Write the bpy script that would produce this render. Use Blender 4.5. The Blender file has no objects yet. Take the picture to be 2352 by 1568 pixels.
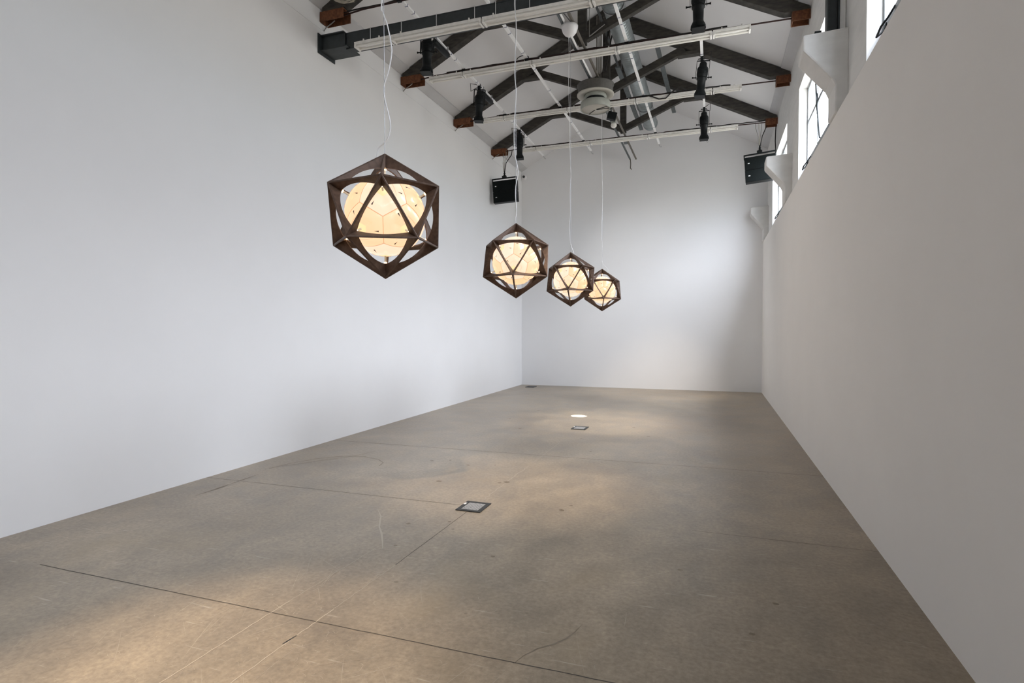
import bpy, math, random
from mathutils import Vector, Matrix
random.seed(7)
S = bpy.context.scene
COL = S.collection
PI = math.pi

# ------------------------------------------------------------------ mesh builder
class MB:
    def __init__(s):
        s.v = []; s.f = []; s.m = []; s.sm = []
    def add(s, verts, faces, mi=0, smooth=False):
        o = len(s.v)
        s.v += [tuple(x) for x in verts]
        for f in faces:
            s.f.append([i + o for i in f]); s.m.append(mi); s.sm.append(smooth)
        return s
    def box(s, x0, y0, z0, x1, y1, z1, mi=0, M=None):
        v = [(x, y, z) for z in (z0, z1) for y in (y0, y1) for x in (x0, x1)]
        if M: v = [M @ Vector(p) for p in v]
        return s.add(v, [(0, 2, 3, 1), (4, 5, 7, 6), (0, 1, 5, 4), (1, 3, 7, 5), (3, 2, 6, 7), (2, 0, 4, 6)], mi)
    def bar(s, p0, p1, w, h, up=(0, 0, 1), mi=0):
        p0 = Vector(p0); p1 = Vector(p1); d = (p1 - p0).normalized()
        a = d.cross(Vector(up)).normalized(); b = a.cross(d).normalized()
        v = []
        for p in (p0, p1):
            for i, j in ((-1, -1), (1, -1), (1, 1), (-1, 1)):
                v.append(p + a * (i * w / 2) + b * (j * h / 2))
        return s.add(v, [(3, 2, 1, 0), (4, 5, 6, 7), (0, 1, 5, 4), (1, 2, 6, 5), (2, 3, 7, 6), (3, 0, 4, 7)], mi)
    def tube(s, pts, r, n=8, mi=0, cap=True):
        pts = [Vector(p) for p in pts]
        rs = r if isinstance(r, (list, tuple)) else [r] * len(pts)
        ref = None; v = []
        for i, p in enumerate(pts):
            d = (pts[min(i + 1, len(pts) - 1)] - pts[max(i - 1, 0)]).normalized()
            if ref is None:
                ref = d.cross(Vector((0.31, 0.17, 0.93)))
                if ref.length < 0.1: ref = d.cross(Vector((1, 0, 0)))
            ref = (ref - d * ref.dot(d)).normalized()
            b = d.cross(ref)
            for k in range(n):
                t = 2 * PI * k / n
                v.append(p + (ref * math.cos(t) + b * math.sin(t)) * rs[i])
        f = []
        for i in range(len(pts) - 1):
            for k in range(n):
                f.append((i * n + k, i * n + (k + 1) % n, (i + 1) * n + (k + 1) % n, (i + 1) * n + k))
        s.add(v, f, mi, True)
        if cap:
            s.add(v[:n], [tuple(reversed(range(n)))], mi); s.add(v[-n:], [tuple(range(n))], mi)
        return s
    def lathe(s, prof, c=(0, 0, 0), n=24, mi=0, M=None, smooth=True, close=False):
        # profile of (radius, z) about a vertical axis through c
        c = Vector(c); v = []
        for r, z in prof:
            for k in range(n):
                t = 2 * PI * k / n
                p = Vector((r * math.cos(t), r * math.sin(t), z))
                v.append((M @ p if M else p) + c)
        f = []
        for i in range(len(prof) - 1):
            for k in range(n):
                f.append((i * n + k, i * n + (k + 1) % n, (i + 1) * n + (k + 1) % n, (i + 1) * n + k))
        s.add(v, f, mi, smooth)
        if close:
            s.add(v[:n], [tuple(reversed(range(n)))], mi); s.add(v[-n:], [tuple(range(n))], mi)
        return s
    def prism(s, poly, axis, a, b, mi=0):
        # poly of 2D points extruded along axis 'X','Y' or 'Z' from a to b
        def P(u, w, t):
            return {'X': (t, u, w), 'Y': (u, t, w), 'Z': (u, w, t)}[axis]
        n = len(poly)
        v = [P(u, w, a) for u, w in poly] + [P(u, w, b) for u, w in poly]
        f = [tuple(range(n)), tuple(reversed(range(n, 2 * n)))]
        for i in range(n):
            f.append((i, (i + 1) % n + 0, n + (i + 1) % n, n + i)[::-1])
        return s.add(v, f, mi)
    def build(s, name, mat, parent=None, bevel=0, recalc=True):
        me = bpy.data.meshes.new(name)
        off = Vector((0, 0, 0))
        q = parent
        while q is not None:
            off += q.location; q = q.parent
        me.from_pydata([tuple(Vector(p) - off) for p in s.v], [], s.f)
        for m in (mat if isinstance(mat, (list, tuple)) else [mat]): me.materials.append(m)
        me.polygons.foreach_set('material_index', s.m)
        me.polygons.foreach_set('use_smooth', s.sm)
        if recalc:
            import bmesh
            bm = bmesh.new(); bm.from_mesh(me)
            bmesh.ops.recalc_face_normals(bm, faces=bm.faces)
            bm.to_mesh(me); bm.free()
        me.update()
        o = bpy.data.objects.new(name, me); COL.objects.link(o)
        if parent is not None: o.parent = parent
        if bevel:
            b = o.modifiers.new('bevel', 'BEVEL'); b.width = bevel; b.segments = 2; b.limit_method = 'ANGLE'
        return o

def tag(o, label, cat, group=None):
    o['label'] = label; o['category'] = cat
    if group: o['group'] = group
    return o
def thing(name, label, cat, loc, group=None):
    o = bpy.data.objects.new(name, None); COL.objects.link(o); o.location = loc
    o.empty_display_size = 0.1
    return tag(o, label, cat, group)
def struct(o):
    o['kind'] = 'structure'; return o

# ------------------------------------------------------------------ materials
def node_mat(name):
    m = bpy.data.materials.new(name); m.use_nodes = True
    nt = m.node_tree; b = nt.nodes['Principled BSDF']
    return m, nt, b
def simple(name, col, rough=.5, metal=0., noise=0., nscale=8., bump=0., col2=None, detail=6, stretch=None, spec=None):
    m, nt, b = node_mat(name)
    b.inputs['Roughness'].default_value = rough; b.inputs['Metallic'].default_value = metal
    if spec is not None: b.inputs['Specular IOR Level'].default_value = spec
    if noise or bump or col2:
        tc = nt.nodes.new('ShaderNodeTexCoord')
        mp = nt.nodes.new('ShaderNodeMapping')
        if stretch: mp.inputs['Scale'].default_value = stretch
        nt.links.new(tc.outputs['Object'], mp.inputs[0])
        n = nt.nodes.new('ShaderNodeTexNoise'); n.inputs['Scale'].default_value = nscale; n.inputs['Detail'].default_value = detail
        nt.links.new(mp.outputs[0], n.inputs['Vector'])
        r = nt.nodes.new('ShaderNodeValToRGB')
        r.color_ramp.elements[0].position = .3; r.color_ramp.elements[1].position = .7
        if col2 is None: col2 = tuple(min(1, c * (1 + noise)) for c in col)
        c1 = tuple(c * (1 - noise) for c in col) if noise else col
        r.color_ramp.elements[0].color = (*c1, 1); r.color_ramp.elements[1].color = (*col2, 1)
        nt.links.new(n.outputs['Fac'], r.inputs[0]); nt.links.new(r.outputs[0], b.inputs['Base Color'])
        if bump:
            bp = nt.nodes.new('ShaderNodeBump'); bp.inputs['Strength'].default_value = bump; bp.inputs['Distance'].default_value = .01
            nt.links.new(n.outputs['Fac'], bp.inputs['Height']); nt.links.new(bp.outputs[0], b.inputs['Normal'])
    else:
        b.inputs['Base Color'].default_value = (*col, 1)
    return m

M_WALL = simple('white_wall_paint', (.86, .86, .865), .75, noise=.012, nscale=1.2, spec=.3)
M_WALLR = simple('white_drywall_paint', (.86, .835, .805), .75, noise=.012, nscale=1.5, spec=.3)
M_UP = simple('rough_white_plaster', (.74, .735, .72), .85, noise=.05, nscale=5, bump=.35, spec=.2, stretch=(1, .4, 2))
M_CEIL = simple('ceiling_board', (.74, .735, .74), .8, noise=.015, nscale=2, spec=.2)
M_TRIM = simple('ceiling_edge_board', (.58, .58, .59), .8, noise=.03, nscale=4)
M_TIMBER = simple('dark_stained_timber', (.020, .018, .016), .75, col2=(.062, .055, .046), nscale=9, bump=.3, stretch=(1, 1, 3))
M_RUST = simple('rusty_steel', (.10, .035, .015), .8, metal=.2, col2=(.22, .085, .035), nscale=30, bump=.3)
M_RODM = simple('dark_red_rod', (.035, .014, .012), .6, metal=.3)
M_STEEL = simple('dark_painted_steel', (.035, .042, .045), .5, metal=.2, noise=.2, nscale=12)
M_BLACK = simple('black_metal', (.008, .010, .011), .5, metal=0, noise=.2, nscale=20, spec=.2)
M_CABLE = simple('black_cable', (.012, .011, .010), .55)
M_GREYCAB = simple('grey_wire', (.30, .29, .27), .5)
M_BEIGECAB = simple('beige_wire', (.50, .46, .38), .6)
M_WHITECAB = simple('white_cord', (.85, .85, .85), .5)
M_WIRE = simple('steel_wire', (.45, .45, .47), .4, metal=.6)
M_BATTEN = simple('white_batten_enamel', (.78, .765, .73), .45, noise=.08, nscale=25)
M_TUBE = simple('unlit_tube_glass', (.82, .80, .75), .2)
M_LABEL = simple('batten_ballast_label', (.9, .9, .88), .5)
M_ALU = simple('aluminium_rail', (.90, .90, .90), .4, metal=0, noise=.06, nscale=30)
M_TAPE = simple('tape_mark', (.03, .04, .12), .6)
M_GALV = simple('galvanised_duct', (.33, .37, .38), .38, metal=.5, noise=.1, nscale=10)
M_TRAY = simple('dark_galvanised_channel', (.12, .135, .14), .5, metal=.4, noise=.15, nscale=10)
M_PIPE = simple('brown_grey_pipe', (.15, .135, .115), .5, metal=.3, noise=.15, nscale=14)
M_VENT = simple('grey_green_enamel', (.34, .35, .31), .5, noise=.08, nscale=9)
M_VENTW = simple('cream_vent_plate', (.46, .44, .39), .6, noise=.04, nscale=7)
M_VENTD = simple('brown_grey_mesh_drum', (.085, .08, .072), .6, metal=.3, noise=.15, nscale=30)
M_OPAL = simple('white_canopy_plastic', (.84, .83, .84), .35)
M_SPK = simple('black_speaker_grille', (.007, .009, .009), .85, noise=.3, nscale=60, spec=.1)
M_WHITE = simple('white_badge', (.85, .85, .85), .4)
M_FLOORLID = simple('steel_chequer_lid', (.42, .42, .42), .4, metal=.4, noise=.2, nscale=60)
M_FRAMEB = simple('dark_hatch_frame', (.04, .042, .042), .5, metal=.3)
M_WINF = simple('grey_window_frame', (.30, .32, .34), .5)
M_PLATE = simple('bronze_frame_metal', (.085, .054, .040), .5, metal=.15, col2=(.15, .095, .068), nscale=40, spec=.35)
M_ROD = simple('cream_rod', (.85, .80, .70), .4)
M_SLOT_SHADOW = simple('slot_shadow', (.03, .025, .025), .7)

def brushed(m, n2=None): return m

def make_floor_mat():
    m, nt, b = node_mat('polished_concrete')
    N = nt.nodes; L = nt.links
    tc = N.new('ShaderNodeTexCoord')
    def noise(scale, detail, rough=.55, stretch=None, dist=0):
        mp = N.new('ShaderNodeMapping')
        if stretch: mp.inputs['Scale'].default_value = stretch
        L.new(tc.outputs['Object'], mp.inputs[0])
        n = N.new('ShaderNodeTexNoise'); n.inputs['Scale'].default_value = scale; n.inputs['Detail'].default_value = detail
        n.inputs['Roughness'].default_value = rough; n.inputs['Distortion'].default_value = dist
        L.new(mp.outputs[0], n.inputs['Vector']); return n
    def ramp(src, p0, c0, p1, c1):
        r = N.new('ShaderNodeValToRGB'); r.color_ramp.elements[0].position = p0; r.color_ramp.elements[1].position = p1
        r.color_ramp.elements[0].color = (*c0, 1); r.color_ramp.elements[1].color = (*c1, 1); L.new(src, r.inputs[0]); return r
    def mix(a, bb, fac, mode='MIX'):
        x = N.new('ShaderNodeMix'); x.data_type = 'RGBA'; x.blend_type = mode
        if isinstance(fac, float): x.inputs[0].default_value = fac
        else: L.new(fac, x.inputs[0])
        L.new(a, x.inputs[6])
        if isinstance(bb, tuple): x.inputs[7].default_value = (*bb, 1)
        else: L.new(bb, x.inputs[7])
        return x.outputs[2]
    big = noise(.55, 5, .6, None, .4)
    base = ramp(big.outputs['Fac'], .35, FLOOR_A, .68, FLOOR_B).outputs[0]
    mid = noise(3.2, 8, .65, (1, .7, 1), .3)
    base = mix(base, ramp(mid.outputs['Fac'], .3, (.74, .74, .74), .72, (1.17, 1.16, 1.14)).outputs[0], 1., 'MULTIPLY')
    fine = noise(34, 6, .7)
    base = mix(base, ramp(fine.outputs['Fac'], .32, (.76, .75, .74), .7, (1.2, 1.19, 1.17)).outputs[0], 1., 'MULTIPLY')
    # ochre and reddish stains
    st = noise(1.1, 3, .5, None, .6)
    f = ramp(st.outputs['Fac'], .56, (0, 0, 0), .75, (.55, .55, .55)).outputs[0]
    base = mix(base, (.30, .235, .15), f)
    # scratched / worn streaks
    for (rot, sc, p) in ((.9, 26, .74), (-.5, 30, .755), (.25, 22, .76)):
        mp = N.new('ShaderNodeMapping'); mp.inputs['Rotation'].default_value = (0, 0, rot); mp.inputs['Scale'].default_value = (.12, 1.6, 1)
        L.new(tc.outputs['Object'], mp.inputs[0])
        n = N.new('ShaderNodeTexNoise'); n.inputs['Scale'].default_value = sc; n.inputs['Detail'].default_value = 3
        L.new(mp.outputs[0], n.inputs['Vector'])
        f = ramp(n.outputs['Fac'], p - .06, (0, 0, 0), p + .02, (.5, .5, .5)).outputs[0]
        base = mix(base, (.62, .56, .47), f)
    dk = noise(9, 4, .6)
    f = ramp(dk.outputs['Fac'], .70, (0, 0, 0), .78, (.5, .5, .5)).outputs[0]
    base = mix(base, (.10, .085, .06), f)
    L.new(base, b.inputs['Base Color'])
    rr = N.new('ShaderNodeMapRange'); L.new(mid.outputs['Fac'], rr.inputs[0])
    rr.inputs[1].default_value = .3; rr.inputs[2].default_value = .7; rr.inputs[3].default_value = .29; rr.inputs[4].default_value = .40
    L.new(rr.outputs[0], b.inputs['Roughness'])
    b.inputs['Specular IOR Level'].default_value = .42
    bp = N.new('ShaderNodeBump'); bp.inputs['Strength'].default_value = .05; bp.inputs['Distance'].default_value = .005
    L.new(fine.outputs['Fac'], bp.inputs['Height']); L.new(bp.outputs[0], b.inputs['Normal'])
    return m
FLOOR_A = (.260, .213, .160); FLOOR_B = (.395, .330, .250)
M_FLOOR = make_floor_mat()
M_JOINT = simple('saw_cut_joint', (.07, .06, .05), .8)
M_SCR = simple('pale_scratch', (.52, .45, .36), .5)
M_SCR2 = simple('faint_scratch', (.40, .345, .275), .45)
M_SCUFF = simple('brown_scuff', (.15, .115, .075), .6, col2=(.26, .22, .17), nscale=14)
M_MARK = simple('black_mark', (.02, .018, .018), .6)

def shade_mat():
    m, nt, b = node_mat('glowing_shade')
    N = nt.nodes; L = nt.links
    oi = N.new('ShaderNodeObjectInfo')
    r = N.new('ShaderNodeValToRGB'); e = r.color_ramp
    e.elements[0].color = (1.0, .60, .29, 1); e.elements[1].color = (1.0, .76, .58, 1); e.interpolation = 'LINEAR'
    L.new(oi.outputs['Random'], r.inputs[0])
    # slight lightening at grazing view, as the moulded shell is thicker towards its rim
    L.new(r.outputs[0], b.inputs['Emission Color'])
    b.inputs['Emission Strength'].default_value = SHADE_E
    b.inputs['Base Color'].default_value = (.22, .20, .17, 1); b.inputs['Roughness'].default_value = .3
    return m
SHADE_E = 1.08
M_SHADE = shade_mat()
def emis(name, col, s):
    m, nt, b = node_mat(name)
    b.inputs['Emission Color'].default_value = (*col, 1); b.inputs['Emission Strength'].default_value = s
    b.inputs['Base Color'].default_value = (.3, .27, .22, 1)
    return m
M_SEAM = emis('shade_seam', (1.0, .52, .28), .55 * SHADE_E)
M_LED = emis('led_ring_light', (1.0, .62, .32), 5.0)
M_INSET = emis('shade_inset', (1.0, .72, .36), 1.0 * SHADE_E)
def glass():
    m = bpy.data.materials.new('window_glass'); m.use_nodes = True; nt = m.node_tree
    nt.nodes.clear()
    o = nt.nodes.new('ShaderNodeOutputMaterial'); t = nt.nodes.new('ShaderNodeBsdfTransparent'); g = nt.nodes.new('ShaderNodeBsdfGlossy')
    g.inputs['Roughness'].default_value = .03; t.inputs[0].default_value = (.93, .96, .97, 1)
    mx = nt.nodes.new('ShaderNodeMixShader'); mx.inputs[0].default_value = .05
    nt.links.new(t.outputs[0], mx.inputs[1]); nt.links.new(g.outputs[0], mx.inputs[2]); nt.links.new(mx.outputs[0], o.inputs[0])
    return m
M_GLASS = glass()

# ------------------------------------------------------------------ room dimensions
XL, XR, XU, XO = -5.13, 1.124, 1.215, 1.46
YB, YF = 15.35, -5.0
XC = -1.96
ZE, SL = 6.0, .52         # eave height and roof slope
ZR = ZE + SL * 3.17
LEDGE = 3.71
WIN = [(-1.35, .8), (4.2, 5.68), (7.15, 9.88), (11.40, 14.03)]
WZ0, WZ1 = 3.80, 5.28

# floor with its joints, scratches and stains
fl = MB()
fl.box(XL - .3, YF - .3, -.2, XO, YB + .3, 0)
def ribbon(pts, w, mi, z=.0008):
    n = len(pts)
    ws = w if isinstance(w, (list, tuple)) else [w] * n
    v = []
    for i, p in enumerate(pts):
        a = Vector(pts[max(0, i - 1)]); c = Vector(pts[min(n - 1, i + 1)])
        d = (c - a).normalized(); nrm = Vector((-d.y, d.x))
        v.append((p[0] + nrm.x * ws[i] / 2, p[1] + nrm.y * ws[i] / 2, z)); v.append((p[0] - nrm.x * ws[i] / 2, p[1] - nrm.y * ws[i] / 2, z))
    fl.add(v, [(2 * i + 1, 2 * i, 2 * i + 2, 2 * i + 3) for i in range(n - 1)], mi)
def wob(p0, p1, n, a):
    return [(p0[0] + (p1[0] - p0[0]) * i / n + random.uniform(-a, a), p0[1] + (p1[1] - p0[1]) * i / n + random.uniform(-a, a)) for i in range(n + 1)]
ribbon(wob((XL, 6.83), (XR, 6.90), 60, .0015), .006, 1)
ribbon(wob((XL, 4.67), (-2.16, 4.69), 40, .0015), .005, 1)
ribbon(wob((-.15, 4.70), (XR, 4.69), 20, .0015), .004, 1)
ribbon(wob((-4.3, 2.555), (XR, 2.545), 60, .0015), .006, 1)
ribbon(wob((-2.02, 4.53), (-2.02, 3.35), 20, .0015), .005, 1)
ribbon(wob((-2.02, 7.7), (-2.02, 6.4), 14, .002), .006, 4)
ribbon(wob((-2.02, 11.17), (-1.4, 11.19), 6, .002), .006, 4)
ribbon(wob((-2.35, 1.6), (-2.34, 2.7), 30, .003), .005, 2, .0010); ribbon(wob((-2.34, 2.7), (-2.31, 3.6), 30, .003), .0035, 4, .0010)
ribbon(wob((-2.05, 1.6), (-2.035, 2.7), 30, .003), .0045, 2, .0010); ribbon(wob((-2.035, 2.7), (-2.02, 3.35), 20, .003), .004, 4, .0010)
ribbon(wob((-2.02, 4.9), (-2.02, 6.3), 30, .012), .012, 4, .0010)
ribbon([(-2.052, 2.31), (-2.045, 2.35), (-2.04, 2.40)], [.004, .010, .004], 5, .0014)
ribbon([(-2.77, 4.31), (-2.66, 4.18), (-2.60, 4.07), (-2.53, 3.95), (-2.44, 3.84), (-2.33, 3.68), (-2.26, 3.57)], [.004, .012, .016, .012, .016, .010, .004], 4, .0010)
ribbon([(-.89, 2.54), (-.865, 2.62), (-.82, 2.70), (-.76, 2.76), (-.71, 2.83), (-.68, 2.91), (-.66, 3.0)], [.003, .006, .007, .010, .010, .007, .003], 3, .0010)
ribbon([(-4.67, 4.12), (-4.665, 4.25), (-4.67, 4.42), (-4.68, 4.52)], [.006, .018, .035, .006], 3, .0010)
ribbon([(-4.68, 4.56), (-4.69, 4.75), (-4.70, 4.95)], [.006, .016, .006], 3, .0010)
ribbon([(-4.78, 5.2), (-4.72, 5.5), (-4.58, 5.8), (-4.36, 6.02), (-4.1, 6.08), (-3.85, 6.0), (-3.7, 5.87), (-3.66, 5.72)], .010, 3, .0010)
ribbon([(-4.72, 5.3), (-4.5, 5.7), (-4.3, 5.95), (-4.2, 6.2), (-4.15, 6.4)], .006, 3, .0010)
rnd = random.Random(11)
for i in range(1500):     # fine scratches, densest at the near left where the floor is most worn
    near = i < 1250
    x = rnd.gauss(-2.2, .8) if near else rnd.uniform(-4.8, .6); y = 1.45 + abs(rnd.gauss(0, .95)) if near else rnd.uniform(2.5, 7.5)
    big = i % 12 == 0
    a = rnd.gauss(1.3, .7) if big else rnd.uniform(0, 3.1416); l = rnd.uniform(.12, .42) if big else rnd.uniform(.008, .05)
    k = rnd.uniform(-.05, .05) if big else rnd.uniform(-.5, .5); pts = []; px_, py_ = x, y
    for j in range(5):
        pts.append((px_, py_)); px_ += l / 4 * math.cos(a + k * j); py_ += l / 4 * math.sin(a + k * j)
    wd = rnd.uniform(.5, 1.2) * (1 if big else .8)
    if max(p[0] for p in pts) < XR - .05 and min(p[0] for p in pts) > XL + .05:
        ribbon(pts, [.0005, .0016 * wd, .0020 * wd, .0015 * wd, .0005], 4 if rnd.random() < .75 else 2, .0007 + i * 1e-7)
for x, y, r in ((-1.88, 3.12, .02), (-1.3, 2.9, .012), (-.98, 3.02, .012), (-2.7, 5.35, .035), (-2.02, 5.55, .045), (-2.08, 5.5, .025), (-1.25, 4.85, .03),
                (-1.2, 5.0, .02), (-3.2, 6.15, .025), (-3.0, 6.25, .02), (-2.7, 6.1, .025), (-2.4, 6.2, .018), (-2.35, 4.1, .025), (-1.45, 3.7, .02),
                (-1.5, 7.3, .02), (-1.8, 8.1, .02), (-2.9, 8.6, .03), (-3.4, 9.5, .03), (-3.2, 10.6, .03), (-1.2, 9.3, .03), (-.9, 8.6, .03), (-2.2, 3.65, .02),
                (-.2, 3.9, .02), (.2, 3.2, .02), (.1, 2.7, .02), (.35, 3.6, .02), (-2.05, 4.25, .018), (-1.95, 4.1, .015)):
    n = 9; v = [(x + r * rnd.uniform(.6, 1.1) * math.cos(2 * PI * k / n), y + r * .8 * rnd.uniform(.6, 1.1) * math.sin(2 * PI * k / n), .0011) for k in range(n)]
    fl.add(v, [tuple(range(n))], 3)
floor = struct(fl.build('floor', [M_FLOOR, M_JOINT, M_SCR, M_SCUFF, M_SCR2, M_MARK], recalc=False))

# walls
w = MB(); w.box(XL - .3, YF - .3, 0, XL, YB + .3, 5.71); struct(w.build('wall_left', M_WALL))
w = MB(); w.box(XL - .3, YF - .3, 5.716, XL - .004, YB + .3, ZE + .15); w.box(XL - .3, YF - .3, 5.70, XL - .012, YB + .3, 5.72)
struct(w.build('wall_upper_left', M_WALL))
w = MB()
w.prism([(XL - .3, 0), (XO, 0), (XO, ZE + .1), (XC, ZR + .2), (XL - .3, ZE + .1)], 'Y', YB, YB + .3)
struct(w.build('wall_back', M_WALL))
# the wall behind the camera
w = MB(); w.box(XL, YF - .3, 0, XR, YF, ZE)
w.prism([(XL - .3, ZE), (XO, ZE), (XO, ZE + .1), (XC, ZR + .2), (XL - .3, ZE + .1)], 'Y', YF - .3, YF)
struct(w.build('wall_front', M_WALL))
w = MB(); w.box(XR, YF - .3, 0, XO, YB, LEDGE); struct(w.build('wall_right', M_WALLR))
w = MB()
w.box(XU, YF, LEDGE, XO, YB, WZ0); w.box(XU, YF, WZ1, XO, YB, ZE + .02)
ys = [YF] + [q for a in WIN for q in a] + [YB]
for i in range(0, len(ys), 2): w.box(XU, ys[i], WZ0, XO, ys[i + 1], WZ1)
struct(w.build('wall_upper_right', M_UP))
# ceiling: two pitched slabs
w = MB(); T = .15
w.prism([(XL - .3, ZE - SL * .3), (XC, ZR), (XC, ZR + T), (XL - .3, ZE - SL * .3 + T)], 'Y', YF - .3, YB + .3)
w.prism([(XC, ZR), (XO + .1, ZR - SL * (XO + .1 - XC)), (XO + .1, ZR - SL * (XO + .1 - XC) + T), (XC, ZR + T)], 'Y', YF - .3, YB + .3)
struct(w.build('ceiling', M_CEIL))
w = MB(); w.prism([(XL, ZE - .02), (XL + .16, ZE - .02 + SL * .16), (XL + .16, ZE + SL * .16 - .002), (XL, ZE - .002)], 'Y', YF, YB)
struct(w.build('trim_1', M_TRIM))
w = MB(); xr = XU
w.prism([(xr, ZR - SL * (xr - XC) - .002), (xr - .16, ZR - SL * (xr - .16 - XC) - .002), (xr - .16, ZR - SL * (xr - .16 - XC) - .02), (xr, ZR - SL * (xr - XC) - .02)], 'Y', YF, YB)
struct(w.build('trim_2', M_TRIM))

# windows in the right upper wall
for i, (a, b) in enumerate(WIN):
    f = MB(); t = .045; x0, x1 = 1.335, 1.375
    f.box(x0, a, WZ0, x1, b, 4.165); f.box(x0, a, WZ1 - t, x1, b, WZ1)
    f.box(x0, a, WZ0 + .06, x1, a + t, WZ1 - t); f.box(x0, b - t, 4.165, x1, b, WZ1 - t)
    ym = (a + b) / 2
    for yy in (a + (b - a) / 3, a + 2 * (b - a) / 3): f.box(x0, yy - .025, 4.165, x1, yy + .025, WZ1 - t)
    f.box(x0 + .003, a + t, 4.73, x1 - .003, b - t, 4.78)
    win = struct(f.build('window_%d' % (i + 1), M_WINF, bevel=.004))
    g = MB(); g.box(1.352, a + t, 4.15, 1.358, b - t, WZ1 - t + .01); g.build('pane', M_GLASS, win)
    r = MB(); r.tube([(1.33, b - .75, 5.22), (1.32, b - .95, 4.7), (1.33, b - 1.15, 4.17)], .012, 6); r.build('opening_rod', M_BLACK, win)
    h = MB(); yb = b - .35
    h.tube([(1.335, yb, 4.15), (1.29, yb + .01, 4.07), (1.25, yb + .05, 4.02), (1.25, yb + .18, 4.00), (1.30, yb + .22, 4.05), (1.335, yb + .24, 4.13)], .009, 6)
    h.build('window_catch', M_BLACK, win)
# concrete corbel piers on the right wall
def corbel(y0, y1, label):
    c = MB()
    c.prism([(.815, 4.50), (XU + .01, 4.52), (XU + .01, LEDGE), (1.10, LEDGE), (1.10, 3.97), (1.07, 4.04), (.815, 4.345)], 'Y', y0, y1)
    tag(c.build('concrete_corbel', M_UP, bevel=.018), label, 'corbel', 'white corbels along the window wall')
corbel(6.37, 6.75, 'large white plastered corbel on the right wall carrying the dark steel column')
corbel(10.62, 11.0, 'middle white plastered corbel on the right wall, in front of the hanging speaker')
corbel(14.95, YB + .02, 'farthest white plastered corbel, set against the back wall in the right corner')
# dark column on the near corbel
c = MB(); y = 6.56
c.box(1.045, y - .06, 4.51, 1.057, y + .06, 5.56); c.box(1.145, y - .06, 4.51, 1.157, y + .06, 5.56); c.box(1.057, y - .005, 4.51, 1.145, y + .005, 5.56)
t = thing('steel_column', 'dark steel H-section column standing on the nearest white corbel', 'column', (1.10, y, 4.51)); c.build('column_shaft', M_STEEL, t, bevel=.002)
c = MB(); c.box(1.16, y - .05, 4.53, 1.21, y + .04, 5.56); c.build('white_packing_strip', M_UP, t)
# dark steel beam across the hall
t = thing('steel_beam', 'dark steel beam spanning the hall above the nearest row of tube lights', 'beam', (-5.0, 6.74, 5.44))
c = MB(); x0, x1 = -4.74, 1.18; yb = 6.72
c.box(x0, yb - .06, 5.385, x1, yb + .06, 5.397); c.box(x0, yb - .06, 5.598, x1, yb + .06, 5.61); c.box(x0, yb - .055, 5.397, x1, yb - .043, 5.598)
c.box(x0, yb + .035, 5.397, x1, yb + .047, 5.598)
c.build('beam_web', M_STEEL, t, bevel=.002)
c = MB(); 
c.box(XL + .002, 6.60, 5.60, -4.74, 6.88, 5.615); c.box(XL + .002, 6.60, 5.40, -4.68, 6.90, 5.415)
c.box(XL + .03, 6.64, 5.415, -4.74, 6.652, 5.60); c.box(XL + .03, 6.84, 5.415, -4.74, 6.852, 5.60); c.box(XL + .002, 6.56, 5.36, XL + .014, 6.93, 5.63)
c.build('end_bracket', M_STEEL, t, bevel=.002)
for xx in (-4.35, -3.88, -3.37, -2.84, -2.56, -2.12, -1.6, -1.2, -.6):
    c = MB(); c.tube([(xx, 6.71, 5.616), (xx, 6.652, 5.616), (xx, 6.652, 5.38), (xx, 6.56, 5.345)], .0045, 6)
    c.build('hanger_wire', M_WHITECAB, t)

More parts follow.
